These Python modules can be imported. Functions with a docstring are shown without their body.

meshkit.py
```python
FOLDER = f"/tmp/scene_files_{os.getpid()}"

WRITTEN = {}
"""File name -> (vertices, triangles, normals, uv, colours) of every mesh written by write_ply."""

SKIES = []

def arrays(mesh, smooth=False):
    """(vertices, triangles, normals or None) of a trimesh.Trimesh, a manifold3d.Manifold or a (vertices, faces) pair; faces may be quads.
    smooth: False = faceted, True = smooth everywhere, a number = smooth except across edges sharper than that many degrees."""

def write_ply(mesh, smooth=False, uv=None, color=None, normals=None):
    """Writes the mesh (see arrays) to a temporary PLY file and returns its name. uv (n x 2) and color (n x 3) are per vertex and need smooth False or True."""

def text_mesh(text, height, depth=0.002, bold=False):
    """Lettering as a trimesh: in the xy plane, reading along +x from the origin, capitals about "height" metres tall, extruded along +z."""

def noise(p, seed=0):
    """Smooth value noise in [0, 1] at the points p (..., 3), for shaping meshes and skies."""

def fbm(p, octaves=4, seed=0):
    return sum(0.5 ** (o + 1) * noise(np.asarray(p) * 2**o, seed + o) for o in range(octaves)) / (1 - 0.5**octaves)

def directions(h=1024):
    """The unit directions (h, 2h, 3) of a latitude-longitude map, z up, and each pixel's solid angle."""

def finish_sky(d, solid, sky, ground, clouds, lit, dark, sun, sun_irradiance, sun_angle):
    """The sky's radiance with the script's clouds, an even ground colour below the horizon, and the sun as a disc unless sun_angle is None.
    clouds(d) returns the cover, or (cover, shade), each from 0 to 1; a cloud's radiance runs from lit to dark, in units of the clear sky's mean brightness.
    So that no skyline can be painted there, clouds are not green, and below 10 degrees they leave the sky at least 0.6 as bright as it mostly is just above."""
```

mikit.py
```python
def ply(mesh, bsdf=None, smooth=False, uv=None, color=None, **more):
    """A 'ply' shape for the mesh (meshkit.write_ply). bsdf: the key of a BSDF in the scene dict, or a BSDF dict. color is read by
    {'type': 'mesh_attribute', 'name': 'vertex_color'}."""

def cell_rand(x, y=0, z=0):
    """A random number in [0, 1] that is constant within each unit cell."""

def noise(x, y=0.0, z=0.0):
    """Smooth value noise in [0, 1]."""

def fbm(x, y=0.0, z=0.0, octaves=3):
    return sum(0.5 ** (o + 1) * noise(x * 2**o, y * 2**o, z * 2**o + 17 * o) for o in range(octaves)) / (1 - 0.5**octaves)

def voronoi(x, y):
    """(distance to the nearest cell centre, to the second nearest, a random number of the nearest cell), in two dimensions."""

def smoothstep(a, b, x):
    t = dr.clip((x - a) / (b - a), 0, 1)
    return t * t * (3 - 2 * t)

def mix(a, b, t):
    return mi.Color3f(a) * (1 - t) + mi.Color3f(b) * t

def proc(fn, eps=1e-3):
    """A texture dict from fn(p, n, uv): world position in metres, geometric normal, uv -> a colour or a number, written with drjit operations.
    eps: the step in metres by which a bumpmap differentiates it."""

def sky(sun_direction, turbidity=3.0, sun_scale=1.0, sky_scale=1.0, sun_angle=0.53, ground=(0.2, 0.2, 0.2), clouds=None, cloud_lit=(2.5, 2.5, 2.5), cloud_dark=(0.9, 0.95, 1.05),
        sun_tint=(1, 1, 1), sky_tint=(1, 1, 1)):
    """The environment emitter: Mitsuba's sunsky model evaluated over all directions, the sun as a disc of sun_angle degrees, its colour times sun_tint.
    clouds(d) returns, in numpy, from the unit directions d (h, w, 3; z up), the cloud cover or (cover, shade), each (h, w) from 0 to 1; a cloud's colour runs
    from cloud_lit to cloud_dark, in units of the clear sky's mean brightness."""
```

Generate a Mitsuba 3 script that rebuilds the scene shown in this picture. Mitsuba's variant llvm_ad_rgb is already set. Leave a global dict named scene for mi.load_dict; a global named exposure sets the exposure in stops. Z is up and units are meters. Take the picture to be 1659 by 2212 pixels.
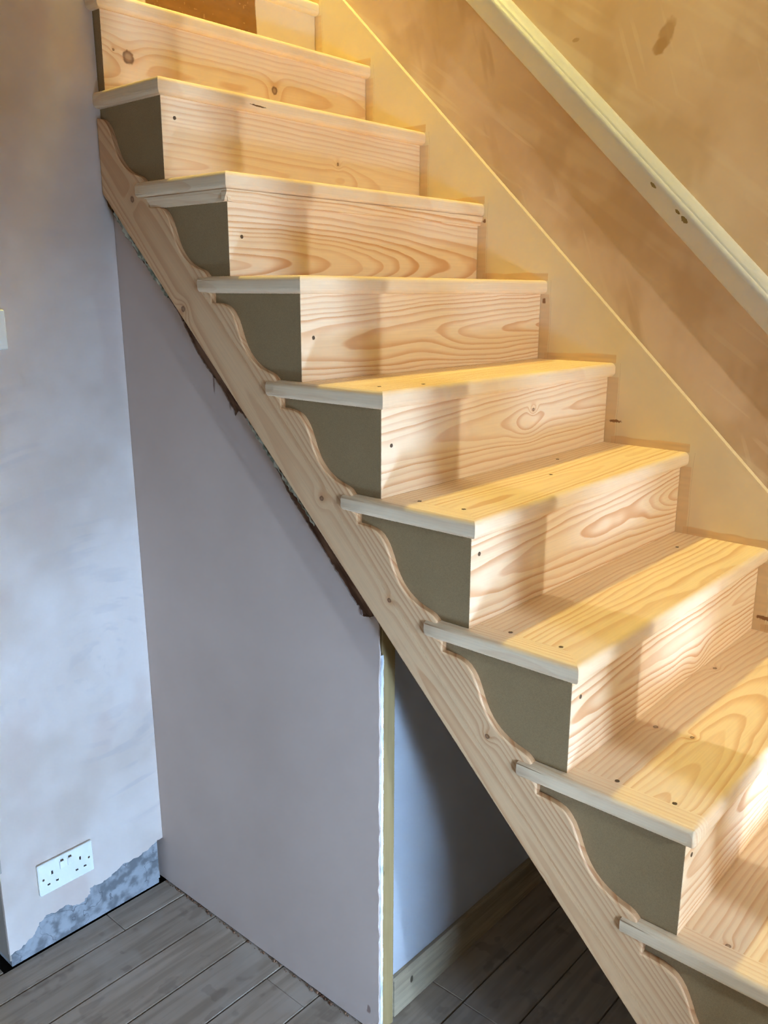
import math, random
import numpy as np
import trimesh
import manifold3d as m3
import drjit as dr
import mitsuba as mi
import mikit, meshkit
from shapely.geometry import Polygon, box as sbox
from mikit import noise, fbm, smoothstep, mix, cell_rand, proc

T = mi.ScalarTransform4f
scene, labels = {}, {}
random.seed(4)
rng = np.random.default_rng(4)

# ------------------------------------------------------------------ camera, light, exposure
IW, IH, FPX = 1659, 2212, 1883.83
CAM = np.array([-1.1506, 0.0105, 1.1699])
YAW, PITCH, ROLL = math.radians(48.5797), math.radians(-14.1664), math.radians(0.1713)
_f = np.array([math.sin(YAW) * math.cos(PITCH), math.cos(YAW) * math.cos(PITCH), math.sin(PITCH)])
_r = np.array([math.cos(YAW), -math.sin(YAW), 0.0])
_u = np.cross(_r, _f)
_up = -math.sin(ROLL) * _r + math.cos(ROLL) * _u
scene['camera'] = {'type': 'perspective', 'fov': math.degrees(2 * math.atan(IW / 2 / FPX)), 'fov_axis': 'x', 'near_clip': 0.02, 'far_clip': 50.0,
                   'to_world': T().look_at(origin=CAM.tolist(), target=(CAM + _f).tolist(), up=_up.tolist())}
exposure = 0.0
LANDING_LAMP, LANDING_R, LANDING_RAD = (0.62, 1.80, 3.95), 0.075, np.array([1.0, 0.84, 0.20]) * 980
HALL_LAMP, HALL_R, HALL_RAD = (0.35, -1.50, 1.45), 0.006, np.array([1.0, 1.0, 0.92]) * 61000
SLIT, SLIT_RAD = (-0.53, -1.69, 1.32), np.array([0.64, 0.86, 1.16]) * 1550      # added glowing pane, brightens the left ends of the risers
WINDOW_RAD = np.array([0.51, 0.80, 1.28]) * 300

# ------------------------------------------------------------------ measured dimensions
R, G, W = 0.2, 0.2059, 0.874          # rise, going, clear width to the wall string
NOSE, XP, TT = 0.0191, 0.0178, 0.034  # nosing overhang, plane of the side panels, tread thickness
RETL = 0.312                          # length of a return nosing
ZF, YW, XS = -0.424, 1.863, 0.03      # floor, left wall, spandrel
ZB, ZS, XO = -0.4536, 0.0713, 0.0045   # outer string lower edge, wall string top edge (at y = 0), string face
SL = R / G
WX = W + 0.018                        # plaster of the right wall
LEAN = 0.019
def yw(z): return YW - 0.004 + LEAN * (z - ZF)


# ------------------------------------------------------------------ helpers
def pine(u, v, w, sid, vc, dw, spacing=0.0085, knots=(), contrast=1.0):
    """Softwood: u along the grain, v across, w into the board; sid a number for each board, vc and dw place the heart of the log."""
    wob = (noise(u * 2.6 + 31 * cell_rand(sid, 1, 7), v * 9, sid) - 0.5) * 0.016 + (noise(u * 8 + 17 * cell_rand(sid, 2, 7), v * 24, sid + 5) - 0.5) * 0.0055 + (noise(u * 26, v * 60, sid + 9) - 0.5) * 0.0016
    dv = v - vc
    dark = mi.Float(0)
    warm = mi.Float(0)
    push = mi.Float(0)
    for (ku, kv, ks, kw, kl) in knots:          # u, v, size, push on the rings, length factor; a size over 0.02 only bends the grain
        a, b = (u - ku) / kl, v - kv
        d2 = a * a + b * b
        push = push + kw * dr.exp(-d2 / (ks * ks * (9 if ks < 0.02 else 1.6)))
        if ks < 0.02:
            d = dr.sqrt(d2)
            kd = 1 - smoothstep(ks * 0.7, ks * 1.05, d + (noise(u * 260, v * 260) - 0.5) * ks * 0.2)
            dark = dr.maximum(dark, kd * (0.65 + 0.35 * smoothstep(0.25, 0.8, d / ks)))
            warm = dr.maximum(warm, dr.exp(-d2 / (ks * ks * 4)))
    q = (dr.sqrt(dv * dv + dw * dw + 1e-6) + wob) / spacing + push
    q = q + 0.7 * (noise(q * 0.45, sid, 2.0) - 0.5)
    t = q - dr.floor(q)
    amp = 0.35 + 0.65 * cell_rand(dr.floor(q), sid, 3)
    late = smoothstep(0.34, 0.88, t) * (1 - smoothstep(0.90, 1.0, t)) * amp * contrast
    fine = noise(u * 14, v * 420, w * 420)
    base = mix((0.77, 0.585, 0.37), (0.84, 0.68, 0.465), fbm(u * 3 + sid * 3.1, v * 9, w * 9))
    base = base * (0.95 + 0.07 * fine)
    c = mix(base, mi.Color3f(0.57, 0.30, 0.125), dr.clip(late * 0.85 + 0.35 * warm, 0, 1))
    return mix(c, mi.Color3f(0.13, 0.06, 0.028), dark * 0.88)


def table(k, rows):
    """Pick per-board numbers: rows maps a board number to a tuple."""
    out = [mi.Float(x) for x in rows[None]]
    for n, r in rows.items():
        if n is not None:
            out = [dr.select(dr.abs(k - n) < 0.5, x, o) for x, o in zip(r, out)]
    return out


def board_id(z): return dr.floor(z / R + 0.02)


def wood(fn, rough=0.5, spec=0.35):
    return {'type': 'twosided', 'bsdf': {'type': 'principled', 'base_color': proc(fn), 'roughness': rough, 'specular': spec}}


def flat(c, rough=0.6, spec=0.3):
    return {'type': 'twosided', 'bsdf': {'type': 'principled', 'base_color': {'type': 'rgb', 'value': list(c)}, 'roughness': rough, 'specular': spec}}


def yz(poly, x0, x1):
    m = trimesh.creation.extrude_polygon(Polygon(poly) if not hasattr(poly, 'exterior') else poly, x1 - x0, engine='earcut')
    v = m.vertices
    m.vertices = np.stack([x0 + v[:, 2], v[:, 0], v[:, 1]], 1)
    return m


def xz(poly, y0, y1):
    m = trimesh.creation.extrude_polygon(Polygon(poly) if not hasattr(poly, 'exterior') else poly, y1 - y0, engine='earcut')
    v = m.vertices
    m.vertices = np.stack([v[:, 0], y1 - v[:, 2], v[:, 1]], 1)
    return m


def xy(poly, z0, z1):
    m = trimesh.creation.extrude_polygon(Polygon(poly) if not hasattr(poly, 'exterior') else poly, z1 - z0, engine='earcut')
    m.vertices[:, 2] += z0
    return m


def bx(x0, x1, y0, y1, z0, z1):
    return trimesh.creation.box(bounds=[[x0, y0, z0], [x1, y1, z1]])


def rbx(x0, x1, y0, y1, z0, z1, r=0.002):
    """A box with chamfered edges."""
    pts = []
    for a in (0, 1, 2):
        for s in np.ndindex(2, 2, 2):
            p = []
            for k, (lo, hi) in enumerate(((x0, x1), (y0, y1), (z0, z1))):
                i = 0 if k == a else r
                p.append(lo + i if s[k] == 0 else hi - i)
            pts.append(p)
    return trimesh.convex.convex_hull(np.array(pts))


def to_m(t):
    t = trimesh.Trimesh(t.vertices, t.faces, process=True)
    return m3.Manifold(m3.Mesh(np.asarray(t.vertices, np.float32), np.asarray(t.faces, np.uint32)))


def from_m(m):
    k = m.to_mesh()
    return trimesh.Trimesh(np.asarray(k.vert_properties)[:, :3].astype(float), np.asarray(k.tri_verts), process=False)


def add(key, mesh, bsdf, smooth=False, **more):
    k, n = key, 0
    while k in scene:
        n += 1
        k = f'{key}_{n:03d}'
    scene[k] = mikit.ply(mesh, bsdf, smooth=smooth, **more)
    return k


def tag(key, label=None, category=None, group=None, kind=None):
    d = {}
    for n, v in (('label', label), ('category', category), ('group', group), ('kind', kind)):
        if v:
            d[n] = v
    labels[key] = d
    return key


def lathe(profile, axis='y', at=(0, 0, 0), n=20):
    """Revolve (radius, height) points; height runs along +axis."""
    m = trimesh.creation.revolve(np.array(profile), sections=n)
    v = m.vertices.copy()
    if axis == 'y':
        v = np.stack([v[:, 0], v[:, 2], -v[:, 1]], 1)
    elif axis == 'x':
        v = np.stack([v[:, 2], v[:, 0], v[:, 1]], 1)
    m.vertices = v + np.array(at)
    return m


# ------------------------------------------------------------------ materials
RK = [(0.083, 1.681, 0.0165, 1.5, 1.0), (0.046, 1.690, 0.0030, 0.6, 1.0), (0.521, 1.680, 0.0115, 1.3, 0.9), (0.545, 1.484, 0.0042, 1.6, 1.0), (0.56, 1.455, 0.026, -1.2, 1.6),
      (0.530, 0.916, 0.0038, 2.4, 1.4), (0.51, 0.885, 0.030, -1.8, 1.5), (0.40, 1.05, 0.026, 1.2, 3.2), (0.70, 0.687, 0.022, 1.2, 4.0), (0.549, 0.43, 0.028, -1.8, 1.4)]
RB = {None: (0.09, 0.05, 0.03, 0.0), 8: (0.06, 0.028, 0.04, 0.02), 7: (0.035, 0.012, 0.05, 0.01), 6: (0.022, 0.008, 0.095, 0.02), 5: (0.062, 0.062, -0.062, 0.03), 4: (0.085, 0.050, -0.045, 0.03),
      3: (0.080, 0.070, -0.060, 0.02), 2: (0.10, 0.040, -0.035, 0.0), 1: (0.11, 0.06, -0.05, 0.0)}
def m_riser(p, n, uv):
    k = board_id(p.z)
    vc, d0, d1, sv = table(k, RB)
    return pine(p.x, p.z, p.y, k + 3, k * R + vc + sv * p.x, d0 + d1 * p.x, 0.0105, RK, dr.select(k > 6.5, 0.6, 1.05))

TK = [(0.267, 0.597, 0.0050, 1.0, 1.2), (0.273, 0.531, 0.0042, 1.4, 1.2), (0.594, 0.615, 0.0048, 1.0, 1.2), (0.049, 0.363, 0.005, 1.0, 1.0), (0.030, 0.435, 0.005, 1.0, 1.0)]
TB = {None: (0.12, 0.03, 0.02, 0.03), 2: (0.075, 0.012, 0.11, 0.02), 3: (0.02, 0.07, 0.01, 0.0), 4: (0.06, 0.05, 0.012, 0.03), 1: (0.10, 0.012, 0.06, 0.0)}
def m_tread(p, n, uv):
    k = board_id(p.z + TT)
    vc, d0, d1, sv = table(k, TB)
    c = pine(p.x, dr.maximum(p.y, k * G + 0.012), p.z, k + 21, k * G + vc + sv * p.x, d0 + d1 * p.x + 0.15 * (p.z - k * R), 0.0115, TK, dr.select(p.y < k * G + 0.0115, 0.25, 0.75))
    d = dr.sqrt(dr.square((p.x - 0.268) / 0.030) + dr.square((p.z - 1.5785 + (p.x - 0.268) * 0.05) / 0.0022)) + (noise(p.x * 200, p.z * 300) - 0.5) * 0.5
    return mix(c, mi.Color3f(0.13, 0.07, 0.03), (1 - smoothstep(0.6, 1.05, d)) * (p.y < 8 * G + 0.03))

def m_return(p, n, uv):
    k = board_id(p.z + TT)
    return pine(p.y, p.x, p.z, k + 50, mi.Float(-0.05), 0.03 + 0.7 * (p.z - k * R), 0.008, (), 0.4)

_c, _s = math.cos(math.atan(SL)), math.sin(math.atan(SL))
def su(y, z): return ((y * _c + z * _s) * 0.6, -y * _s + z * _c)
SK = [(*su(1.772, 1.366), 0.007, 1.2, 0.7), (*su(1.606, 1.133), 0.0075, 1.6, 0.6), (*su(1.413, 1.086), 0.0055, 1.0, 0.6), (*su(1.191, 0.781), 0.006, 1.4, 0.6), (*su(1.016, 0.614), 0.005, 1.0, 0.6), (*su(0.788, 0.418), 0.0055, 1.6, 0.6), (*su(0.668, 0.19), 0.004, 1.0, 0.6)]
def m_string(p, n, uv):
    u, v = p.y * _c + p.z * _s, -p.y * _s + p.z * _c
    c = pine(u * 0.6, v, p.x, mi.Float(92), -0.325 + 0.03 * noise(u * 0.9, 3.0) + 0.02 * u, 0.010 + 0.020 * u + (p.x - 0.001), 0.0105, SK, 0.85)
    end = 1 - smoothstep(0.25, 0.8, dr.abs(n.x))     # scroll edges: shade painted into the colour, along with browner end grain
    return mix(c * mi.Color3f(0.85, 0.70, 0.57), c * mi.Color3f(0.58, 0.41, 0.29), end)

def m_mdf(p, n, uv):
    s = noise(p.y * 900, p.z * 900, p.x * 900)
    c = mix((0.228, 0.158, 0.075), (0.265, 0.187, 0.094), fbm(p.y * 9, p.z * 9, 3))
    return c * (0.90 + 0.2 * s)

CREAM = (0.80, 0.69, 0.48)
def m_cream(p, n, uv):
    return mi.Color3f(CREAM) * (0.94 + 0.08 * fbm(p.x * 9, p.y * 9, p.z * 9))

def m_oldriser(p, n, uv):
    e = 0.006 * (noise(p.z * 40, 3.0) - 0.5)
    band = smoothstep(0.276, 0.281, p.x + e) * (1 - smoothstep(0.642, 0.647, p.x + e))
    brown = mix((0.24, 0.115, 0.03), (0.33, 0.165, 0.05), fbm(p.x * 25, p.z * 60, 2))
    brown = mix(brown, mi.Color3f(0.55, 0.35, 0.15), smoothstep(0.90, 0.95, noise(p.x * 130, p.z * 130, 9)) * 0.4)
    return mix(m_cream(p, n, uv), brown, band)

SPOTS = [(1.020, 0.856, 0.017, 0.0042), (1.244, 1.148, 0.006, 0.008), (0.612, 0.433, 0.02, 0.006), (1.44, 1.355, 0.005, 0.006)]
def m_wallstring(p, n, uv):
    k = dr.floor((p.y - NOSE) / G)                       # tread whose top the point stands over
    ty = (k + 1) * G + NOSE - p.y                        # distance in front of the next riser
    k2 = dr.floor(p.y / G)
    hzk = p.z - k * R
    hz = p.z - k2 * R                                    # height over the tread
    jit = (noise(p.y * 30, p.z * 30) - 0.5) * 0.006
    strip = (1 - smoothstep(0.026, 0.030, ty + jit)) * (1 - smoothstep(R - 0.036, R - 0.034, hzk)) * (hzk > 0)
    low = (1 - smoothstep(0.017, 0.021, hz + jit)) * smoothstep(-0.002, 0.0, hz)
    bare = dr.maximum(strip * 0.55, low * 0.85)
    c = mi.Color3f(0.78, 0.66, 0.46) * (0.93 + 0.09 * fbm(p.y * 12, p.z * 12, 4))
    c = mix(c, mi.Color3f(0.66, 0.46, 0.25) * (0.9 + 0.2 * noise(p.y * 20, p.z * 160)), bare)
    line = smoothstep(0.0305, 0.031, ty + jit) * (1 - smoothstep(0.0315, 0.0325, ty + jit)) * (hzk < R) * (hzk > 0) * 0.25
    c = mix(c, mi.Color3f(0.35, 0.24, 0.13), line)
    for (y, z, a, b) in SPOTS:
        d = dr.sqrt(dr.square((p.y - y) / a) + dr.square((p.z - z) / b)) + (noise(p.y * 300, p.z * 300) - 0.5) * 0.5
        c = mix(c, mi.Color3f(0.25, 0.13, 0.06), 1 - smoothstep(0.6, 1.1, d))
    return c

def m_plaster_right(p, n, uv):
    a, b = p.y * 0.82 + p.z * 0.57, -p.y * 0.57 + p.z * 0.82
    m = fbm(p.y * 3.2 + 2, p.z * 3.2, 1.5, 4)
    streak = fbm(a * 3.0, b * 30.0, 4.0, 3)
    c = mix((0.60, 0.43, 0.28), (0.69, 0.525, 0.37), smoothstep(0.3, 0.72, m))
    c = mix(c, mi.Color3f(0.74, 0.60, 0.44), smoothstep(0.56, 0.78, streak) * 0.45)
    st2 = fbm(p.y * 26 - p.z * 8, p.z * 4 + p.y * 2, 8.0, 3)
    c = mix(c, mi.Color3f(0.52, 0.35, 0.20), smoothstep(0.58, 0.78, st2) * smoothstep(0.45, 0.65, fbm(p.y * 2, p.z * 2, 6.0)) * 0.7)
    c = mix(c, mi.Color3f(0.50, 0.335, 0.185), smoothstep(0.50, 0.74, fbm(p.y * 8 + 5, p.z * 6, 3.0, 4)) * 0.5)
    c = mix(c, mi.Color3f(0.80, 0.68, 0.50), smoothstep(0.66, 0.76, fbm(a * 5.0, b * 75.0, 9.0, 2)) * smoothstep(0.50, 0.62, fbm(p.y * 3, p.z * 3, 12.0)) * 0.22)
    a2, b2 = p.y * 0.35 + p.z * 0.94, p.y * 0.94 - p.z * 0.35
    c = mix(c, mi.Color3f(0.78, 0.65, 0.47), smoothstep(0.68, 0.78, fbm(a2 * 5.0, b2 * 70.0, 19.0, 2)) * smoothstep(0.48, 0.62, fbm(p.y * 3, p.z * 3, 22.0)) * 0.2)
    for (y, z, ry, rz) in ((0.969, 1.735, 0.017, 0.04), (0.982, 1.712, 0.016, 0.016), (1.20, 1.76, 0.010, 0.005)):
        d = dr.sqrt(dr.square((p.y - y + (p.z - z) * 0.25) / ry) + dr.square((p.z - z) / rz)) + (fbm(p.y * 50, p.z * 50, 1.0) - 0.5) * 0.9
        c = mix(c, mi.Color3f(0.42, 0.25, 0.11), (1 - smoothstep(0.6, 1.1, d)) * 0.75)
    return c

def m_plaster_left(p, n, uv):
    m = fbm(p.x * 4.5, p.z * 4.5, 2.0, 4)
    arc = dr.sqrt(dr.square(p.x + 0.10) + dr.square((p.z - 0.25) * 1.25))
    sweep = fbm(arc * 42, dr.atan2(p.z - 0.25, p.x + 0.1) * 2.2, 3.0, 3)
    c = mix((0.52, 0.435, 0.36), (0.655, 0.58, 0.51), smoothstep(0.28, 0.72, m))
    zone = smoothstep(0.45, 0.62, fbm(p.x * 2.2, p.z * 2.2, 9.0))
    c = mix(c, mi.Color3f(0.42, 0.385, 0.37), smoothstep(0.50, 0.75, sweep) * zone * 0.32)
    pink = smoothstep(0.60, 0.78, fbm(p.x * 9 + 4, p.z * 6, 5.0))
    return mix(c, mi.Color3f(0.53, 0.41, 0.34), pink * 0.4)

def m_mortar(p, n, uv):
    f = fbm(p.x * 45, p.z * 45, p.y * 30, 4)
    c = mix((0.15, 0.16, 0.165), (0.31, 0.33, 0.34), smoothstep(0.3, 0.7, f))
    cr = dr.abs(fbm(p.x * 22 + 3, p.z * 22, 4.0, 3) - 0.5)
    return mix(mi.Color3f(0.06, 0.06, 0.07), c, dr.clip(0.45 + smoothstep(0.002, 0.016, cr), 0, 1))

def m_spandrel(p, n, uv):
    f = fbm(p.y * 5, p.z * 5, 2.0, 4)
    c = mix((0.44, 0.345, 0.285), (0.495, 0.395, 0.33), f)
    return c

SMEARS = [(1.545, 0.985, 0.004, 0.030), (1.492, 0.935, 0.006, 0.016), (1.111, 0.562, 0.008, 0.012), (1.093, -0.37, 0.006, 0.012)]
def m_spandrel_marked(p, n, uv):
    c = m_spandrel(p, n, uv)
    for (y, z, a, b) in SMEARS:
        d = dr.sqrt(dr.square((p.y - y) / a) + dr.square((p.z - z) / b)) + (fbm(p.y * 120, p.z * 60, 2.0) - 0.5) * 1.2
        c = mix(c, mi.Color3f(0.14, 0.075, 0.055), (1 - smoothstep(0.5, 1.1, d)) * 0.7)
    return c

def m_torn(p, n, uv):
    f = fbm((p.y + p.z) * 14, (p.y - p.z) * 70, 1.0, 4)
    return mix((0.085, 0.042, 0.024), (0.22, 0.13, 0.08), smoothstep(0.25, 0.8, f))

def m_filler(p, n, uv):
    f = fbm(p.y * 90, p.z * 90, p.x * 90, 3)
    return mix((0.22, 0.25, 0.19), (0.60, 0.63, 0.54), smoothstep(0.3, 0.65, f))

def m_core(p, n, uv):
    f = fbm(p.y * 60, p.z * 35, p.x * 60, 3)
    return mix((0.50, 0.50, 0.50), (0.80, 0.82, 0.83), smoothstep(0.3, 0.5, f))

def m_plank(p, n, uv):
    row = dr.floor((1.772 - p.y) / 0.1315)
    sid = row * 7
    g = fbm(p.x * 5 + sid * 3, p.y * 70, 2.0, 4)
    tone = 0.92 + 0.16 * cell_rand(sid, 5, 5)
    c = mix((0.28, 0.23, 0.175), (0.375, 0.315, 0.25), smoothstep(0.25, 0.75, g)) * tone
    worn = smoothstep(0.52, 0.72, fbm(p.x * 8, p.y * 11, 8.0, 4))
    c = mix(c, mi.Color3f(0.43, 0.39, 0.34), worn * 0.35)
    blot = smoothstep(0.66, 0.76, fbm(p.x * 22, p.y * 26, 4.0, 3))
    return mix(c, mi.Color3f(0.11, 0.075, 0.055), blot * 0.25)

def m_stud(p, n, uv):
    g = fbm(p.x * 160, p.y * 160, p.z * 5, 3)
    c = mix((0.25, 0.17, 0.065), (0.35, 0.245, 0.11), g)
    d = dr.sqrt(dr.square((p.x - 0.047) / 0.005) + dr.square((p.z + 0.02) / 0.008))
    return mix(c, mi.Color3f(0.14, 0.11, 0.04), (1 - smoothstep(0.5, 1.1, d)) * 0.8)

def m_skirting(p, n, uv):
    g = fbm(p.x * 4, p.z * 60, p.y * 60, 4)
    c = mix((0.26, 0.20, 0.125), (0.42, 0.34, 0.22), smoothstep(0.3, 0.7, g))
    d = dr.sqrt(dr.square((p.x - 0.155) / 0.006) + dr.square((p.z + 0.362) / 0.011))
    return mix(c, mi.Color3f(0.06, 0.045, 0.025), 1 - smoothstep(0.6, 1.05, d))

CHIPS = [(0.980, 0.010, 0.0045), (0.985, 0.007, 0.004), (0.870, 0.012, 0.005), (0.860, 0.016, 0.0055), (0.845, 0.012, 0.0055), (0.88, 0.009, 0.003)]
def m_rail(p, n, uv):
    c = mi.Color3f(0.55, 0.58, 0.61) * (0.96 + 0.05 * fbm(p.y * 14, p.z * 14, p.x * 30))
    sp = smoothstep(0.90, 0.93, noise(p.y * 95, p.z * 95, 2.0)) * smoothstep(0.80, 0.86, noise(p.y * 12, p.z * 12, 1.0))
    return mix(c, mi.Color3f(0.20, 0.17, 0.11), sp * 0.7)

scene['mat_riser'] = wood(m_riser)
scene['mat_tread'] = wood(m_tread, 0.45)
scene['mat_return'] = wood(m_return)
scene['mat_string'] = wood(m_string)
scene['mat_mdf'] = wood(m_mdf, 0.7, 0.2)
scene['mat_cream'] = wood(m_cream, 0.4)
scene['mat_old_riser'] = wood(m_oldriser, 0.5)
scene['mat_wall_string'] = wood(m_wallstring, 0.45)
scene['mat_plaster_right'] = wood(m_plaster_right, 0.75, 0.2)
scene['mat_plaster_left'] = wood(m_plaster_left, 0.7, 0.25)
scene['mat_mortar'] = wood(m_mortar, 0.9, 0.1)
scene['mat_spandrel'] = wood(m_spandrel_marked, 0.7, 0.2)
scene['mat_torn'] = wood(m_torn, 0.9, 0.1)
scene['mat_filler'] = wood(m_filler, 0.8, 0.1)
scene['mat_core'] = wood(m_core, 0.9, 0.1)
scene['mat_plank'] = wood(m_plank, 0.55, 0.35)
scene['mat_stud'] = wood(m_stud, 0.7, 0.2)
scene['mat_skirting'] = wood(m_skirting, 0.6, 0.3)
scene['mat_rail'] = wood(m_rail, 0.32, 0.9)
scene['mat_white_board'] = flat((0.46, 0.47, 0.48), 0.7)
scene['mat_wall_paint'] = flat((0.30, 0.27, 0.23), 0.8)
scene['mat_upper'] = flat((0.36, 0.33, 0.28), 0.8)
scene['mat_ceiling'] = flat((0.34, 0.33, 0.31), 0.8)
scene['mat_dark'] = flat((0.012, 0.011, 0.01), 0.8, 0.1)
scene['mat_screw'] = flat((0.075, 0.05, 0.03), 0.5, 0.4)
scene['mat_plastic'] = flat((0.80, 0.84, 0.78), 0.3, 0.5)
scene['mat_slot'] = flat((0.03, 0.025, 0.02), 0.6)
scene['mat_chip'] = flat((0.20, 0.165, 0.075), 0.7)
scene['mat_prop'] = flat((0.45, 0.33, 0.2), 0.7)
scene['mat_metal'] = {'type': 'roughconductor', 'material': 'Al', 'alpha': 0.3}

# ------------------------------------------------------------------ the setting: floor
bed = bx(-2.7, WX, -2.8, 2.35, ZF - 0.05, ZF - 0.014)
tag(add('floor', bed, 'mat_dark'), kind='structure')
edges = [1.772 - 0.1315 * k for k in range(0, 35)]
rows = [(1.772, 1.862)] + [(edges[i + 1], edges[i]) for i in range(len(edges) - 1)]
for i, (y0, y1) in enumerate(rows):
    if y1 < -2.7:
        break
    cuts = [-2.65]
    if i == 0:
        cuts += [-1.2, -0.155, 0.885]
    elif i == 1:
        cuts += [-0.9, 0.4, 0.885]
    else:
        x = -2.65 + 0.5 + 0.7 * rng.random()
        while x < 0.6:
            cuts.append(x)
            x += 1.7 + 0.5 * rng.random()
        cuts.append(0.885)
    for a, b in zip(cuts[:-1], cuts[1:]):
        dz = 0.0012 * rng.random()
        add('floor__plank', rbx(a + 0.0006, b - 0.0006, y0 + 0.0015, y1 - 0.0015, ZF - 0.0142, ZF - 0.0012 + dz, 0.0014), 'mat_plank')
for (a, b) in ((-2.65, -1.5), (-1.5, -0.43)):
    add('floor__plank', rbx(a + 0.0006, b - 0.0006, 1.8645, 2.24, ZF - 0.0142, ZF, 0.0014), 'mat_plank')

# ------------------------------------------------------------------ the setting: left wall (chimney breast) with its broken plaster foot
def lean(m):
    m.vertices[:, 1] += LEAN * (m.vertices[:, 2] - ZF) - 0.004
    return m

k_ = add('wall_left', lean(bx(-0.408, 0.012, YW + 0.007, 2.36, ZF, 2.0)), 'mat_mortar')
tag(k_, 'pinkish grey plastered chimney breast with crumbling plaster at its foot', kind='structure')
rag = [(-0.413, -0.385), (-0.372, -0.375), (-0.352, -0.368), (-0.333, -0.341), (-0.314, -0.330), (-0.290, -0.337), (-0.262, -0.331), (-0.243, -0.345), (-0.218, -0.352),
       (-0.197, -0.337), (-0.194, -0.320), (-0.158, -0.325), (-0.13, -0.318), (-0.093, -0.305), (-0.048, -0.306), (-0.012, -0.298), (0.004, -0.290), (0.018, -0.288)]
rag2 = []
for (a, b), (c, d) in zip(rag[:-1], rag[1:]):
    for t in np.linspace(0, 1, 6, endpoint=False):
        rag2.append((a + (c - a) * t + rng.normal(0, 0.0012), b + (d - b) * t + rng.normal(0, 0.0016)))
rag2[0] = (-0.413, -0.385)
rag2.append((0.0292, -0.288))
skin = lean(xz(rag2 + [(0.0292, 1.345), (0.017, 1.36), (0.0165, 2.0), (-0.413, 2.0)], YW - 0.001, YW + 0.0072))
tag(add('wall_left__plaster', skin, 'mat_plaster_left'), 'pinkish trowelled plaster skin with a ragged lower edge')
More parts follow.
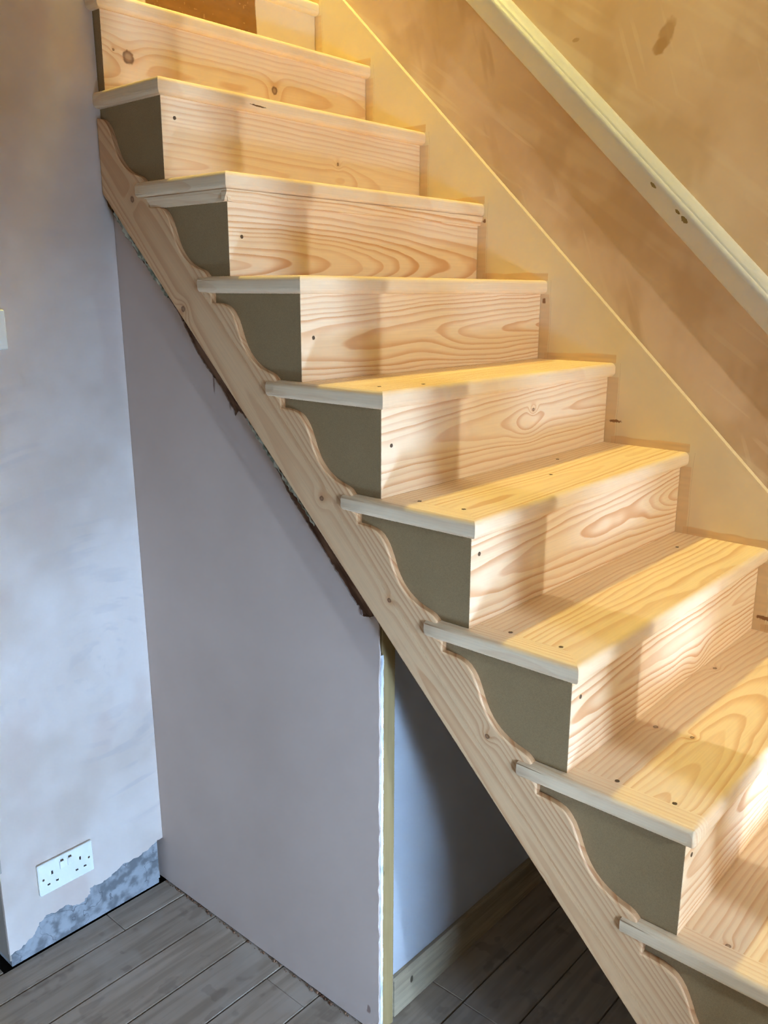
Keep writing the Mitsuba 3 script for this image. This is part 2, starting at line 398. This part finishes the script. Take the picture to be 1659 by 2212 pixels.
# rough old render showing below the skin
gy, gz = np.meshgrid(np.linspace(-0.409, 0.014, 90), np.linspace(ZF + 0.013, -0.27, 36), indexing='ij')
h = meshkit.fbm(np.stack([gy * 30, gz * 30, gz * 0], -1), 4, 3)
edge_up = 0.006 * (meshkit.noise(np.stack([gy * 40, gz * 0, gz * 0], -1), 5))
vy = YW + 0.0055 - 0.009 * h + 0.004 + LEAN * (gz - ZF) - 0.004
gz2 = gz + np.where(gz < ZF + 0.02, edge_up, 0)
V = np.stack([gy, vy, gz2], -1).reshape(-1, 3)
ni, nj = gy.shape
F = []
for i in range(ni - 1):
    for j in range(nj - 1):
        a = i * nj + j
        F += [[a, a + nj, a + nj + 1], [a, a + nj + 1, a + 1]]
tag(add('wall_left__old_render', trimesh.Trimesh(V, F, process=False), 'mat_mortar', smooth=True), 'rough blue-grey old render showing under the broken plaster')
add('wall_left__side', bx(-0.4128, -0.4078, YW, 2.3, ZF + 0.02, 2.0), 'mat_wall_paint')

# alcove and the rest of the room
tag(add('wall_alcove', bx(-2.7, -0.40, 2.25, 2.35, ZF, 2.0), 'mat_wall_paint'), kind='structure')
tag(add('baseboard_alcove', rbx(-2.65, -0.425, 2.232, 2.25, ZF, ZF + 0.13, 0.004), 'mat_dark'), kind='structure')
tag(add('wall_west', bx(-2.75, -2.65, -2.8, 2.35, ZF, 2.0), 'mat_wall_paint'), kind='structure')

# right wall (full height of the stairwell)
tag(add('wall_right', bx(WX, WX + 0.1, -2.8, 3.5, ZF, 4.5), 'mat_plaster_right'), 'tan new plaster wall with trowel streaks above the stair string', kind='structure')

# ------------------------------------------------------------------ spandrel wall under the stairs
def Lz(y): return ZB + SL * y
YE = 1.064
# torn plasterboard under the string
tag(add('wall_spandrel', yz([(YE + 0.012, ZF), (1.90, ZF), (1.90, Lz(1.90) + 0.05), (YE + 0.012, Lz(YE + 0.012) + 0.05)], 0.0335, 0.0419), 'mat_torn'),
    'mauve grey plastered spandrel wall under the stair string', kind='structure')
# torn depth below the string edge, along y (vertical measure)
tear = [(1.064, 0.000), (1.076, -0.004), (1.087, 0.012), (1.10, 0.022), (1.106, 0.028), (1.112, 0.024), (1.13, 0.026), (1.20, 0.022), (1.27, 0.020), (1.31, 0.018), (1.335, 0.010), (1.36, 0.004), (1.40, 0.003),
        (1.43, 0.004), (1.452, 0.003), (1.465, 0.010), (1.476, 0.028), (1.484, 0.020), (1.50, 0.020), (1.53, 0.015), (1.56, 0.020), (1.585, 0.022), (1.61, 0.018), (1.64, 0.008), (1.66, 0.0), (1.70, 0.002),
        (1.75, 0.006), (1.80, 0.009), (1.84, 0.007), (1.88, 0.004)]
ys = np.arange(1.064, 1.884, 0.004)
td = np.interp(ys, [a for a, _ in tear], [b for _, b in tear]) + rng.normal(0, 0.0011, len(ys))
DROP = 0.034        # the string stands proud and hides this much of the wall from above
top = [(y, Lz(y) - DROP - max(t, -0.004) * 1.25) for y, t in zip(ys, td)]
top[0] = (1.064, Lz(1.064) - DROP - 0.002)
ed = [(1.064 + 0.0012 * rng.normal(), z) for z in np.arange(ZF + 0.03, Lz(1.064) - 0.06, 0.018)]
skinp = ed + top + [(1.90, Lz(1.884) - DROP), (1.90, ZF + 0.004), (1.064, ZF + 0.004)]
tag(add('wall_spandrel__plaster', yz(Polygon(skinp).buffer(0), XS, 0.0338), 'mat_spandrel'), 'mauve grey skim plaster')
core_e = [(1.0605 + 0.0016 * rng.random(), z) for z in np.arange(ZF + 0.004, Lz(1.06) - 0.09, 0.012)]
tag(add('wall_spandrel__board_core', yz(core_e + [(1.078, Lz(1.06) - 0.10), (1.078, ZF + 0.004)], 0.0336, 0.0412), 'mat_core'), 'white gypsum edge of the plasterboard')
tag(add('wall_spandrel__stud', rbx(0.0425, 0.0825, 1.066, 1.118, ZF, 0.555, 0.002), 'mat_stud'), 'olive brown timber stud at the end of the wall')
# filler squeezed along the string edge
for (y0, y1, w) in ((1.69, 1.885, 0.010), (1.235, 1.435, 0.0065)):
    n = int((y1 - y0) / 0.003)
    q = np.linspace(y0, y1, n)
    rad = w * (0.25 + 1.0 * meshkit.noise(np.stack([q * 60, q * 0, q * 0], 1), 3) * np.sin(np.linspace(0.25, math.pi - 0.15, n)))
    off = (meshkit.noise(np.stack([q * 90, q * 0, q * 0], 1), 8) - 0.6) * 0.005
    ring, F, V = 7, [], []
    for i in range(n):
        for j in range(ring):
            a = 2 * math.pi * j / ring
            s, c = math.sin(a) * rad[i] * 0.7, math.cos(a) * rad[i]
            V.append([0.026 + 0.55 * s + 0.002 * math.sin(i * 1.7), q[i] + 0.7 * c, Lz(q[i]) - DROP + 0.004 + off[i] - 0.7 * c * 0.9])
    for i in range(n - 1):
        for j in range(ring):
            a, b = i * ring + j, i * ring + (j + 1) % ring
            F += [[a, a + ring, b], [b, a + ring, b + ring]]
    tag(add('wall_spandrel__filler', trimesh.Trimesh(V, F, process=False), 'mat_filler', smooth=True), 'greenish white filler smeared along the string')
# mortar crumbs along the foot of the spandrel
cr = []
for i in range(110):
    y = 1.07 + 0.79 * rng.random()
    s = 0.0010 + 0.0024 * rng.random() ** 2
    m = trimesh.creation.icosphere(1, s)
    m.vertices *= 1 + 0.4 * (rng.random(m.vertices.shape) - 0.5)
    m.apply_translation([XS - 0.002 - 0.005 * rng.random() ** 2, y, ZF + s * 0.6])
    cr.append(m)
tag(add('wall_spandrel__plaster_crumbs', trimesh.util.concatenate(cr), 'mat_torn'), 'plaster crumbs along the foot of the wall', kind='stuff')

# white boarded wall under the stairs
k_ = add('wall_back', bx(0.094, W, 1.0865, 1.10, ZF, 0.59), 'mat_white_board')
tag(k_, 'white plasterboard wall in the dark space under the stairs', kind='structure')
add('wall_back__board_edge', rbx(0.0834, 0.0938, 1.076, 1.10, ZF, 0.56, 0.0012), 'mat_white_board')
tag(add('baseboard_back', yz([(1.0862, ZF), (1.0862, ZF + 0.099), (1.078, ZF + 0.099), (1.073, ZF + 0.093), (1.073, ZF)], 0.094, W), 'mat_skirting'),
    'rough brown timber skirting board under the stairs', kind='structure')

# ------------------------------------------------------------------ rest of the shell (mostly out of the picture): ceiling, stairwell, front wall, window
tag(add('ceiling', trimesh.util.concatenate([bx(-2.75, 0.0, -2.8, 2.35, 2.0, 2.2), bx(0.0, WX, -2.8, -0.25, 2.0, 2.2)]), 'mat_ceiling'), kind='structure')
tag(add('wall_stairwell', trimesh.util.concatenate([bx(-0.1, 0.0178, 1.908, 3.5, 1.55, 2.2), bx(-0.1, 0.0, -0.25, 3.5, 2.2, 4.5)]), 'mat_upper'), kind='structure')
tag(add('wall_landing', bx(-0.1, WX, 3.5, 3.6, 1.0, 4.5), 'mat_upper'), kind='structure')
tag(add('wall_above_hall', bx(-0.1, WX, -0.35, -0.25, 2.0, 4.5), 'mat_upper'), kind='structure')
tag(add('ceiling_landing', bx(-0.1, WX, -0.35, 3.6, 4.5, 4.6), 'mat_upper'), kind='structure')
WX0, WX1, WZ0, WZ1, WY = -1.00, -0.56, -0.38, 0.29, -1.70
win = xz(Polygon([(-2.7, ZF), (-0.45, ZF), (-0.45, 2.0), (-2.7, 2.0)], [[(WX0, WZ0), (WX1, WZ0), (WX1, WZ1), (WX0, WZ1)]]), WY - 0.12, WY)
tag(add('wall_front', win, 'mat_wall_paint'), kind='structure')
tag(add('wall_front_hall', bx(-0.45, WX, -2.9, -2.8, ZF, 2.0), 'mat_wall_paint'), kind='structure')
tag(add('wall_hall', bx(-0.45, -0.40, -2.8, WY, ZF, 2.0), 'mat_wall_paint'), kind='structure')
scene['window_1'] = mikit.ply(bx(WX0, WX1, WY - 0.075, WY - 0.07, WZ0, WZ1), 'mat_white_board', emitter={'type': 'area', 'radiance': {'type': 'rgb', 'value': WINDOW_RAD.tolist()}})
tag('window_1', kind='structure')
for a in (WX0, WX1 - 0.04):
    add('window_1__frame', rbx(a, a + 0.04, WY - 0.07, WY - 0.03, WZ0, WZ1, 0.003), 'mat_plastic')
for a in (WZ0, WZ1 - 0.04):
    add('window_1__frame', rbx(WX0 + 0.04, WX1 - 0.04, WY - 0.07, WY - 0.03, a, a + 0.04, 0.003), 'mat_plastic')

# ------------------------------------------------------------------ the staircase
tag('staircase', 'new pale pine staircase with brown side panels and a scroll-cut outer string', 'staircase')
KS = list(range(-1, 11))


def nose_profile(y0, y1, z, r=0.0115, t=TT):
    core = sbox(y0 + r, z - t + r, y1 + 1, z - r).buffer(r, quad_segs=6)
    return core.intersection(sbox(y0 - 1, z - t - 1, y1, z + 1))


SCR = 0.0038
SCREW_T = {2: [(0.052, 0.564), (0.052, 0.467)], 3: [(0.052, 0.779), (0.054, 0.681), (0.748, 0.782)], 4: [(0.052, 0.985), (0.057, 0.889), (0.584, 1.012), (0.423, 0.933)], 5: [(0.059, 1.09), (0.147, 1.057)]}
SCREW_R = {8: [(0.051, 1.526)], 7: [(0.052, 1.278)], 6: [(0.051, 1.083)], 5: [(0.046, 0.896)], 4: [(0.042, 0.731)], 3: [(0.048, 0.527)], 2: [(0.045, 0.33)]}
for k in KS:
    y, z = k * G, k * R
    old = k >= 10
    rr = (0.002 if old else 0)
    yb = (k + 1) * G + NOSE + 0.012
    # tread
    whole = to_m(yz(nose_profile(y, yb, z), -0.01, W - 0.0006))
    RW = 0.047
    if old:
        tk = add('staircase__tread', from_m(whole ^ to_m(bx(XP + 0.001, W - 0.0006, y - 0.1, yb, z - 0.1, z + 0.1))), 'mat_cream', smooth=30)
        labels[tk] = {'label': 'old tread painted cream'}
    else:
        if k in (2, 1, 0, -1):
            keep = sbox(RW, y - 0.05, W, yb + 0.01)
            ret = sbox(0.0, y, RW, y + RETL)
            cornered = sbox(0.02, y + 0.02, W, yb).buffer(0.02, quad_segs=8).intersection(sbox(0, y - 0.01, W, y + 0.1))
        else:
            keep = Polygon([(-0.0, y), (W, y - 0.05), (W, yb + 0.01), (RW, yb + 0.01), (RW, y + RW)]).union(sbox(0.0, y - 0.05, W, y).intersection(Polygon([(0, y), (W, y), (W, y - 0.05), (-0.05, y - 0.05)])))
            ret = Polygon([(0.0, y), (RW - 0.0003, y + RW - 0.0003), (RW - 0.0003, y + RETL), (0.0, y + RETL)])
            cornered = None
        ylim = min(y + RETL, yw(z) - 0.0005)
        ret = ret.intersection(sbox(-1, y - 1, 1, ylim))
        tk = add('staircase__tread', from_m(whole ^ to_m(xy(keep, z - 0.1, z + 0.1))), 'mat_tread', smooth=30)
        # return nosing along the open side
        prof = sbox(0.0115, z - TT + 0.0115, 1, z - 0.0115).buffer(0.0115, quad_segs=6).intersection(sbox(0, z - 1, RW, z + 1))
        rm = to_m(xz(prof, y - 0.02, y + RETL + 0.02)) ^ to_m(xy(ret, z - 0.1, z + 0.1))
        endp = sbox(y - 1, z - TT + 0.008, y + RETL - 0.008, z - 0.008).buffer(0.008, quad_segs=5)
        rm = rm ^ to_m(yz(endp, -0.01, RW + 0.01))
        if k in (2, 1, 0, -1):
            rnd = sbox(0.016, y + 0.016, 0.2, y + 1).buffer(0.016, quad_segs=8)
            fr = nose_profile(y, y + 0.6, z)
            rm = rm ^ to_m(xy(rnd, z - 0.1, z + 0.1)) ^ to_m(yz(fr, -0.01, 0.1))
        rm = rm ^ to_m(bx(-0.1, 0.2, y - 1, min(yb, yw(z)) if k < 8 else ylim, z - 1, z + 1)) + (rm ^ to_m(bx(-0.1, XP - 0.0004, y - 1, ylim, z - 1, z + 1)))
        if k == 9:
            rm = rm ^ to_m(bx(-0.1, 0.2, y - 1, ylim, z - 1, z + 1))
        add(tk + '__return_nosing', from_m(rm), 'mat_return', smooth=30)
    for (sx, sy) in SCREW_T.get(k, []):
        add(tk + '__screw_hole', lathe([(0, 0.0002), (SCR, 0.0002), (SCR * 1.15, -0.0016), (0, -0.0016)], 'z', (sx, sy, z + 0.0003), 12), 'mat_screw')
    # riser below this tread
    yr = y + NOSE
    zb_ = (k - 1) * R if k > -1 else ZF
    rk = add('staircase__riser', bx(XP + 0.0004, W - 0.0012, yr, yr + 0.012, zb_ + 0.0004, z - TT + 0.004), 'mat_old_riser' if k >= 10 else 'mat_riser')
    if k >= 10:
        labels[rk] = {'label': 'old cream painted riser with a bare brown middle'}
    for (sx, sz) in SCREW_R.get(k, []):
        add(rk + '__screw_hole', lathe([(0, -0.0004), (SCR, -0.0004), (SCR * 1.15, 0.0016), (0, 0.0016)], 'y', (sx, yr, sz), 12), 'mat_screw')
    # side panel closing the open end of the step
    if k < 10:
        y1 = min(yr + G + 0.11, yw(zb_) + 0.04)
        pp = sbox(yr + 0.0008, zb_ + 0.0004, y1, z - TT + 0.003).intersection(Polygon([(-1, Lz(-1) + 0.02), (3, Lz(3) + 0.02), (3, 9), (-1, 9)]))
        pk = add('staircase__side_panel', yz(pp, XP, XP + 0.006), 'mat_mdf')
tag('staircase__side_panel', 'plain brown fibreboard panel')
# moulding tucked under the nosing of one tread
k = 7
mp = [(0, 0), (0.017, 0), (0.0165, -0.006), (0.011, -0.016), (0.009, -0.0225), (0, -0.0225)]
f1 = yz([(k * G + NOSE + 0.001 - a, k * R - TT + b) for a, b in mp], 0.0045, W - 0.001)
f2 = xz([(XP + 0.001 - a * 0.85, k * R - TT + b) for a, b in mp], k * G + NOSE - 0.012, k * G + 0.285)
kf = add('staircase__moulding', f1, 'mat_riser')
tag(kf, 'slim cove moulding under a nosing')
add('staircase__moulding', f2, 'mat_return')
# string on the open side, its upper edge cut in scrolls
SC = np.array([(0.286, -0.030), (0.273, -0.034), (0.2735, -0.053), (0.252, -0.054), (0.223, -0.060), (0.205, -0.076), (0.192, -0.100), (0.182, -0.124), (0.168, -0.147), (0.148, -0.166), (0.122, -0.180), (0.090, -0.190), (0.075, -0.205)])
from scipy.interpolate import PchipInterpolator
tpar = np.r_[0, np.cumsum(np.linalg.norm(np.diff(SC[3:], axis=0), axis=1))]
tt = np.linspace(0, tpar[-1], 26)
SCs = np.r_[SC[:3], np.stack([PchipInterpolator(tpar, SC[3:, 0])(tt), PchipInterpolator(tpar, SC[3:, 1])(tt)], 1)]
upper = []
for k in range(9, -2, -1):
    upper += [(k * G + a, k * R + b) for a, b in SCs]
ytop = 1.893
poly = Polygon(upper + [(-0.35, ZF), (0.0305, ZF), (2.2, Lz(2.2)), (2.3, 1.9)]).buffer(0)
poly = poly.intersection(Polygon([(-1, ZF + 0.0005), (yw(ZF) - 0.001, ZF + 0.0005), (yw(2.0) - 0.001, 2.0), (-1, 2.0)]))
if poly.geom_type != 'Polygon':
    poly = max(poly.geoms, key=lambda g: g.area)
knots_px = []
def eased(poly, levels):
    """Extrudes a (y, z) polygon along x with an eased edge; levels are (x, inset)."""
    pts = np.array(poly.exterior.coords)[:-1]
    if not poly.exterior.is_ccw:
        pts = pts[::-1]
    d1 = pts - np.roll(pts, 1, 0)
    d2 = np.roll(pts, -1, 0) - pts
    n1, n2 = (np.stack([d[:, 1], -d[:, 0]], 1) / np.linalg.norm(d, axis=1, keepdims=True) for d in (d1, d2))
    nn = n1 + n2
    nn /= np.maximum((nn * n1).sum(1, keepdims=True), 0.35)
    V = np.concatenate([np.c_[np.full(len(pts), x), pts - nn * i] for x, i in levels])
    n = len(pts)
    F = []
    for l in range(len(levels) - 1):
        for a in range(n):
            b = (a + 1) % n
            F += [[l * n + a, (l + 1) * n + b, l * n + b], [l * n + a, (l + 1) * n + a, (l + 1) * n + b]]
    _, tri = trimesh.creation.triangulate_polygon(Polygon(pts), engine='earcut')
    idx = np.array([int(np.argmin(((pts - v) ** 2).sum(1))) for v in _])
    tri = idx[tri]
    a, b, c = (pts[tri[:, k]] for k in range(3))
    turn = (b[:, 0] - a[:, 0]) * (c[:, 1] - a[:, 1]) - (b[:, 1] - a[:, 1]) * (c[:, 0] - a[:, 0])
    tri[turn < 0] = tri[turn < 0][:, ::-1]
    F += [list(t[::-1]) for t in tri] + [list(t + (len(levels) - 1) * n) for t in tri]
    m = trimesh.Trimesh(V, F, process=False)
    trimesh.repair.fix_normals(m)
    return m


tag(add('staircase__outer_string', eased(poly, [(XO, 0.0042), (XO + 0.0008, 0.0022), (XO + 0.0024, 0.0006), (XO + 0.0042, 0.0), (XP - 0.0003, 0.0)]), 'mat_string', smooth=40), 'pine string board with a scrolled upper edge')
low = Polygon([(0.04, ZF), (yw(0) - 0.002, Lz(yw(0) - 0.002)), (yw(0) - 0.002, Lz(yw(0) - 0.002) + 0.09), (-0.03, ZF)]).intersection(sbox(-1, ZF + 0.001, 1.87, 3))
add('staircase__string_backing', yz(low, XP - 0.0006, XS - 0.0008), 'mat_string')
# string against the wall
ws = [(-0.55, ZF), (-0.52, ZS + SL * -0.45), (2.4, ZS + SL * 2.4), (2.4, 2.0), (0.25, ZF)]
tag(add('staircase__wall_string', yz(ws, W, WX - 0.0005), 'mat_wall_string'), 'cream painted string board along the wall, bare at the old housings')
add('staircase__landing', bx(0.0, WX, 2.31, 3.5, 2.1, 2.2), 'mat_cream')

# ------------------------------------------------------------------ handrail on the right wall
dirv = np.array([0.0, _c, _s])
nrm = np.array([0.0, -_s, _c])
HZ = 1.597          # height of the front lower edge at y = 1.2, x = WX - 0.052
prof = [(0.0, 0.006), (0.010, 0.000), (0.018, -0.003), (0.024, -0.0015), (0.031, 0.007), (0.038, 0.018), (0.0445, 0.030), (0.0490, 0.041), (0.0505, 0.048), (0.0492, 0.0535), (0.0462, 0.0565), (0.0425, 0.0578), (0.0402, 0.0570),
        (0.0390, 0.0545), (0.0372, 0.0545), (0.0360, 0.0590), (0.034, 0.0625), (0.028, 0.0675), (0.020, 0.0710), (0.010, 0.0728), (0.0, 0.0730)]
base = np.array([WX, 1.2, HZ])
s0, s1 = -1.9, 1.5
P = []
for s in (s0, s1):
    for a, b in prof:
        P.append(base + dirv * s + nrm * b + np.array([-a, 0, 0]))
P = np.array(P)
n = len(prof)
F = []
for i in range(n):
    j = (i + 1) % n
    F += [[i, j, n + i], [j, n + j, n + i]]
for o, fl in ((0, 1), (n, -1)):
    for i in range(1, n - 1):
        F.append([o, o + i, o + i + 1][::fl])
rail = trimesh.Trimesh(P, F, process=False)
trimesh.repair.fix_normals(rail)
tag('handrail', 'white painted wooden handrail with chipped paint, fixed to the tan wall', 'handrail')
add('handrail__rail', rail, 'mat_rail', smooth=40)


def rail_pt(s, ia, t=0.5):
    a, b = prof[ia]
    c, d = prof[ia + 1]
    return base + dirv * s + nrm * (b + (d - b) * t) + np.array([-(a + (c - a) * t), 0, 0])


# flakes of bare wood where the paint has come off, just under the front bead
for (yc, ln, t0, w) in ((0.978, 0.020, 0.75, 0.0045), (0.915, 0.016, 0.75, 0.004), (0.897, 0.022, 0.70, 0.0065)):
    sc = (yc - 1.2) / _c
    V, F = [], []
    nn = 14
    for i in range(nn + 1):
        u = i / nn
        half = w * math.sin(math.pi * min(max(u, 0.03), 0.97)) ** 0.6 * (0.75 + 0.5 * rng.random())
        for q in (-half * 1.1, half * 0.7):
            d = rail_pt(sc + (u - 0.5) * ln, 6, t0)
            tang = np.array([-(prof[7][0] - prof[6][0]), 0, 0]) + nrm * (prof[7][1] - prof[6][1])
            tang /= np.linalg.norm(tang)
            out = np.cross(dirv, tang)
            out *= np.sign(-out[0])
            V.append(d + tang * q + out * 0.0004)
    for i in range(nn):
        a = 2 * i
        F += [[a, a + 1, a + 3], [a, a + 3, a + 2]]
    tag(add('handrail__paint_chip', trimesh.Trimesh(V, F, process=False), 'mat_chip'), 'olive brown chip in the white paint')

# ------------------------------------------------------------------ double socket on the left wall
def wall_t(m):
    """Moves a mesh modelled with the wall face at y = 0 onto the leaning wall."""
    m.vertices[:, 1] += YW - 0.001 - 0.004 + LEAN * (m.vertices[:, 2] - ZF)
    return m

sx, sz, sw, sh = -0.328, -0.2685, 0.146, 0.0845
tag('double_socket', 'white double power socket with two rocker switches low on the plastered wall', 'power socket')
add('double_socket__back_box', wall_t(rbx(sx + 0.001, sx + sw - 0.001, -0.0055, 0.0, sz + 0.001, sz + sh - 0.001, 0.001)), 'mat_plastic')
add('double_socket__faceplate', wall_t(rbx(sx, sx + sw, -0.0095, -0.0045, sz, sz + sh, 0.0022)), 'mat_plastic')
yf = -0.0097
for cx in (sx + 0.0355, sx + sw - 0.0355):
    add('double_socket__earth_hole', wall_t(bx(cx - 0.0022, cx + 0.0022, yf - 0.0002, yf + 0.002, sz + 0.0475, sz + 0.0565)), 'mat_slot')
    for d in (-0.0112, 0.0112):
        add('double_socket__pin_hole', wall_t(bx(cx + d - 0.0034, cx + d + 0.0034, yf - 0.0002, yf + 0.002, sz + 0.0225, sz + 0.0268)), 'mat_slot')
for cx in (sx + 0.012, sx + sw - 0.012):
    add('double_socket__fixing_screw', wall_t(lathe([(0, -0.0012), (0.0022, -0.001), (0.003, 0.0), (0, 0.0)], 'y', (cx, yf + 0.0002, sz + 0.042), 12)), 'mat_screw')
for cx in (sx + sw / 2 - 0.0105, sx + sw / 2 + 0.0105):
    rk = add('double_socket__rocker', wall_t(rbx(cx - 0.007, cx + 0.007, yf - 0.003, yf + 0.001, sz + 0.050, sz + 0.070, 0.0012)), 'mat_plastic')
    add(rk + '__marker', wall_t(rbx(cx - 0.0036, cx + 0.0036, yf - 0.0034, yf, sz + 0.0705, sz + 0.0745, 0.0004)), 'mat_screw')

# round-dial plate higher on the same wall
tag('dimmer_switch', 'white square wall plate with a round dial at the edge of the plastered wall', 'dimmer switch')
dx, dz, ds = -0.341, 1.047, 0.084
add('dimmer_switch__plate', wall_t(rbx(dx, dx + ds, -0.009, 0.0, dz, dz + ds, 0.0025)), 'mat_plastic')
kx, kz = dx + 0.040, dz + 0.040
add('dimmer_switch__dial', wall_t(lathe([(0, -0.0175), (0.019, -0.0175), (0.0215, -0.0155), (0.0235, -0.0085), (0, -0.0085)], 'y', (kx, 0, kz), 32)), 'mat_plastic', smooth=35)

# ------------------------------------------------------------------ lamps and unseen pieces added to shape their light, outside the picture
tag('landing_lamp', 'pendant globe lamp hanging over the upper landing', 'pendant lamp')
s = trimesh.creation.icosphere(3, LANDING_R)
s.apply_translation(LANDING_LAMP)
scene['landing_lamp__globe'] = mikit.ply(s, 'mat_plastic', smooth=True, emitter={'type': 'area', 'radiance': {'type': 'rgb', 'value': LANDING_RAD.tolist()}})
c = trimesh.creation.cylinder(0.003, 4.5 - LANDING_LAMP[2] - LANDING_R, sections=8)
c.apply_translation([LANDING_LAMP[0], LANDING_LAMP[1], (4.5 + LANDING_LAMP[2] + LANDING_R) / 2])
add('landing_lamp__cord', c, 'mat_plastic')
tag('hall_lamp', 'bare bulb hanging from the ceiling in front of the stairs', 'pendant lamp')
s = trimesh.creation.icosphere(3, HALL_R)
s.apply_translation(HALL_LAMP)
scene['hall_lamp__bulb'] = mikit.ply(s, 'mat_plastic', smooth=True, emitter={'type': 'area', 'radiance': {'type': 'rgb', 'value': HALL_RAD.tolist()}})
c = trimesh.creation.cylinder(0.003, 2.0 - HALL_LAMP[2] - HALL_R, sections=8)
c.apply_translation([HALL_LAMP[0], HALL_LAMP[1], (2.0 + HALL_LAMP[2] + HALL_R) / 2])
add('hall_lamp__cord', c, 'mat_plastic')


def along(src, pt, y):
    """Where the line from a lamp to a point passes a given y."""
    a, b = np.array(src), np.array(pt)
    return a + (b - a) * (y - a[1]) / (b[1] - a[1])


scene['added_pane_2'] = mikit.ply(bx(SLIT[0] - 0.015, SLIT[0] + 0.015, SLIT[1] - 0.006, SLIT[1], SLIT[2] - 0.17, SLIT[2] + 0.17), 'mat_white_board', emitter={'type': 'area', 'radiance': {'type': 'rgb', 'value': SLIT_RAD.tolist()}})
tag('added_pane_2', kind='structure')  # emitting pane added on the wall face, not a known window
for a in (SLIT[0] - 0.040, SLIT[0] + 0.016):
    add('added_pane_2__frame', rbx(a, a + 0.024, SLIT[1] - 0.009, SLIT[1] + 0.004, SLIT[2] - 0.19, SLIT[2] + 0.19, 0.002), 'mat_plastic')
# unseen door leaf, crate and downstand, added to block and shape the light
YP = -0.42
a = along(SLIT, (0.168, 0.843, 0.60), YP)
b = along(HALL_LAMP, (0.262, 0.843, 0.62), YP)
QA, QB = -0.20, 0.0
leaf = xz([(a[0] + QA * (ZF - a[2]), ZF), (b[0], ZF), (b[0], 1.99), (a[0] + QA * (1.99 - a[2]), 1.99)], YP - 0.014, YP + 0.014)
tag(add('added_door_leaf', leaf, 'mat_prop'), 'unseen door leaf added to cast the shadow band on the risers', 'door leaf')
tag(add('added_crate', rbx(-0.335, -0.185, -0.50, -0.405, ZF, 0.50, 0.004), 'mat_prop'), 'unseen crate added to keep window light off the risers', 'crate')  # added blocker: limits how far window light spreads over the risers
e = along(SLIT, (0.006, 1.76, 1.0), -0.62)
tag(add('added_downstand', bx(-0.70, e[0], -0.66, -0.62, 0.72, 2.0), 'mat_wall_paint'), kind='structure')  # added blocker: keeps the slit pane's light off the left wall

# unseen table, added to stop window light reaching the upper left wall
tag('added_table', 'unseen table added to keep window light off the upper wall', 'table')
add('added_table__table_top', rbx(-1.62, -0.50, -1.66, -0.50, 0.31, 0.335, 0.003), 'mat_prop')
for lx_ in (-1.58, -0.58):
    for ly_ in (-1.62, -0.58):
        add('added_table__leg', rbx(lx_, lx_ + 0.045, ly_, ly_ + 0.045, ZF, 0.31, 0.003), 'mat_prop')
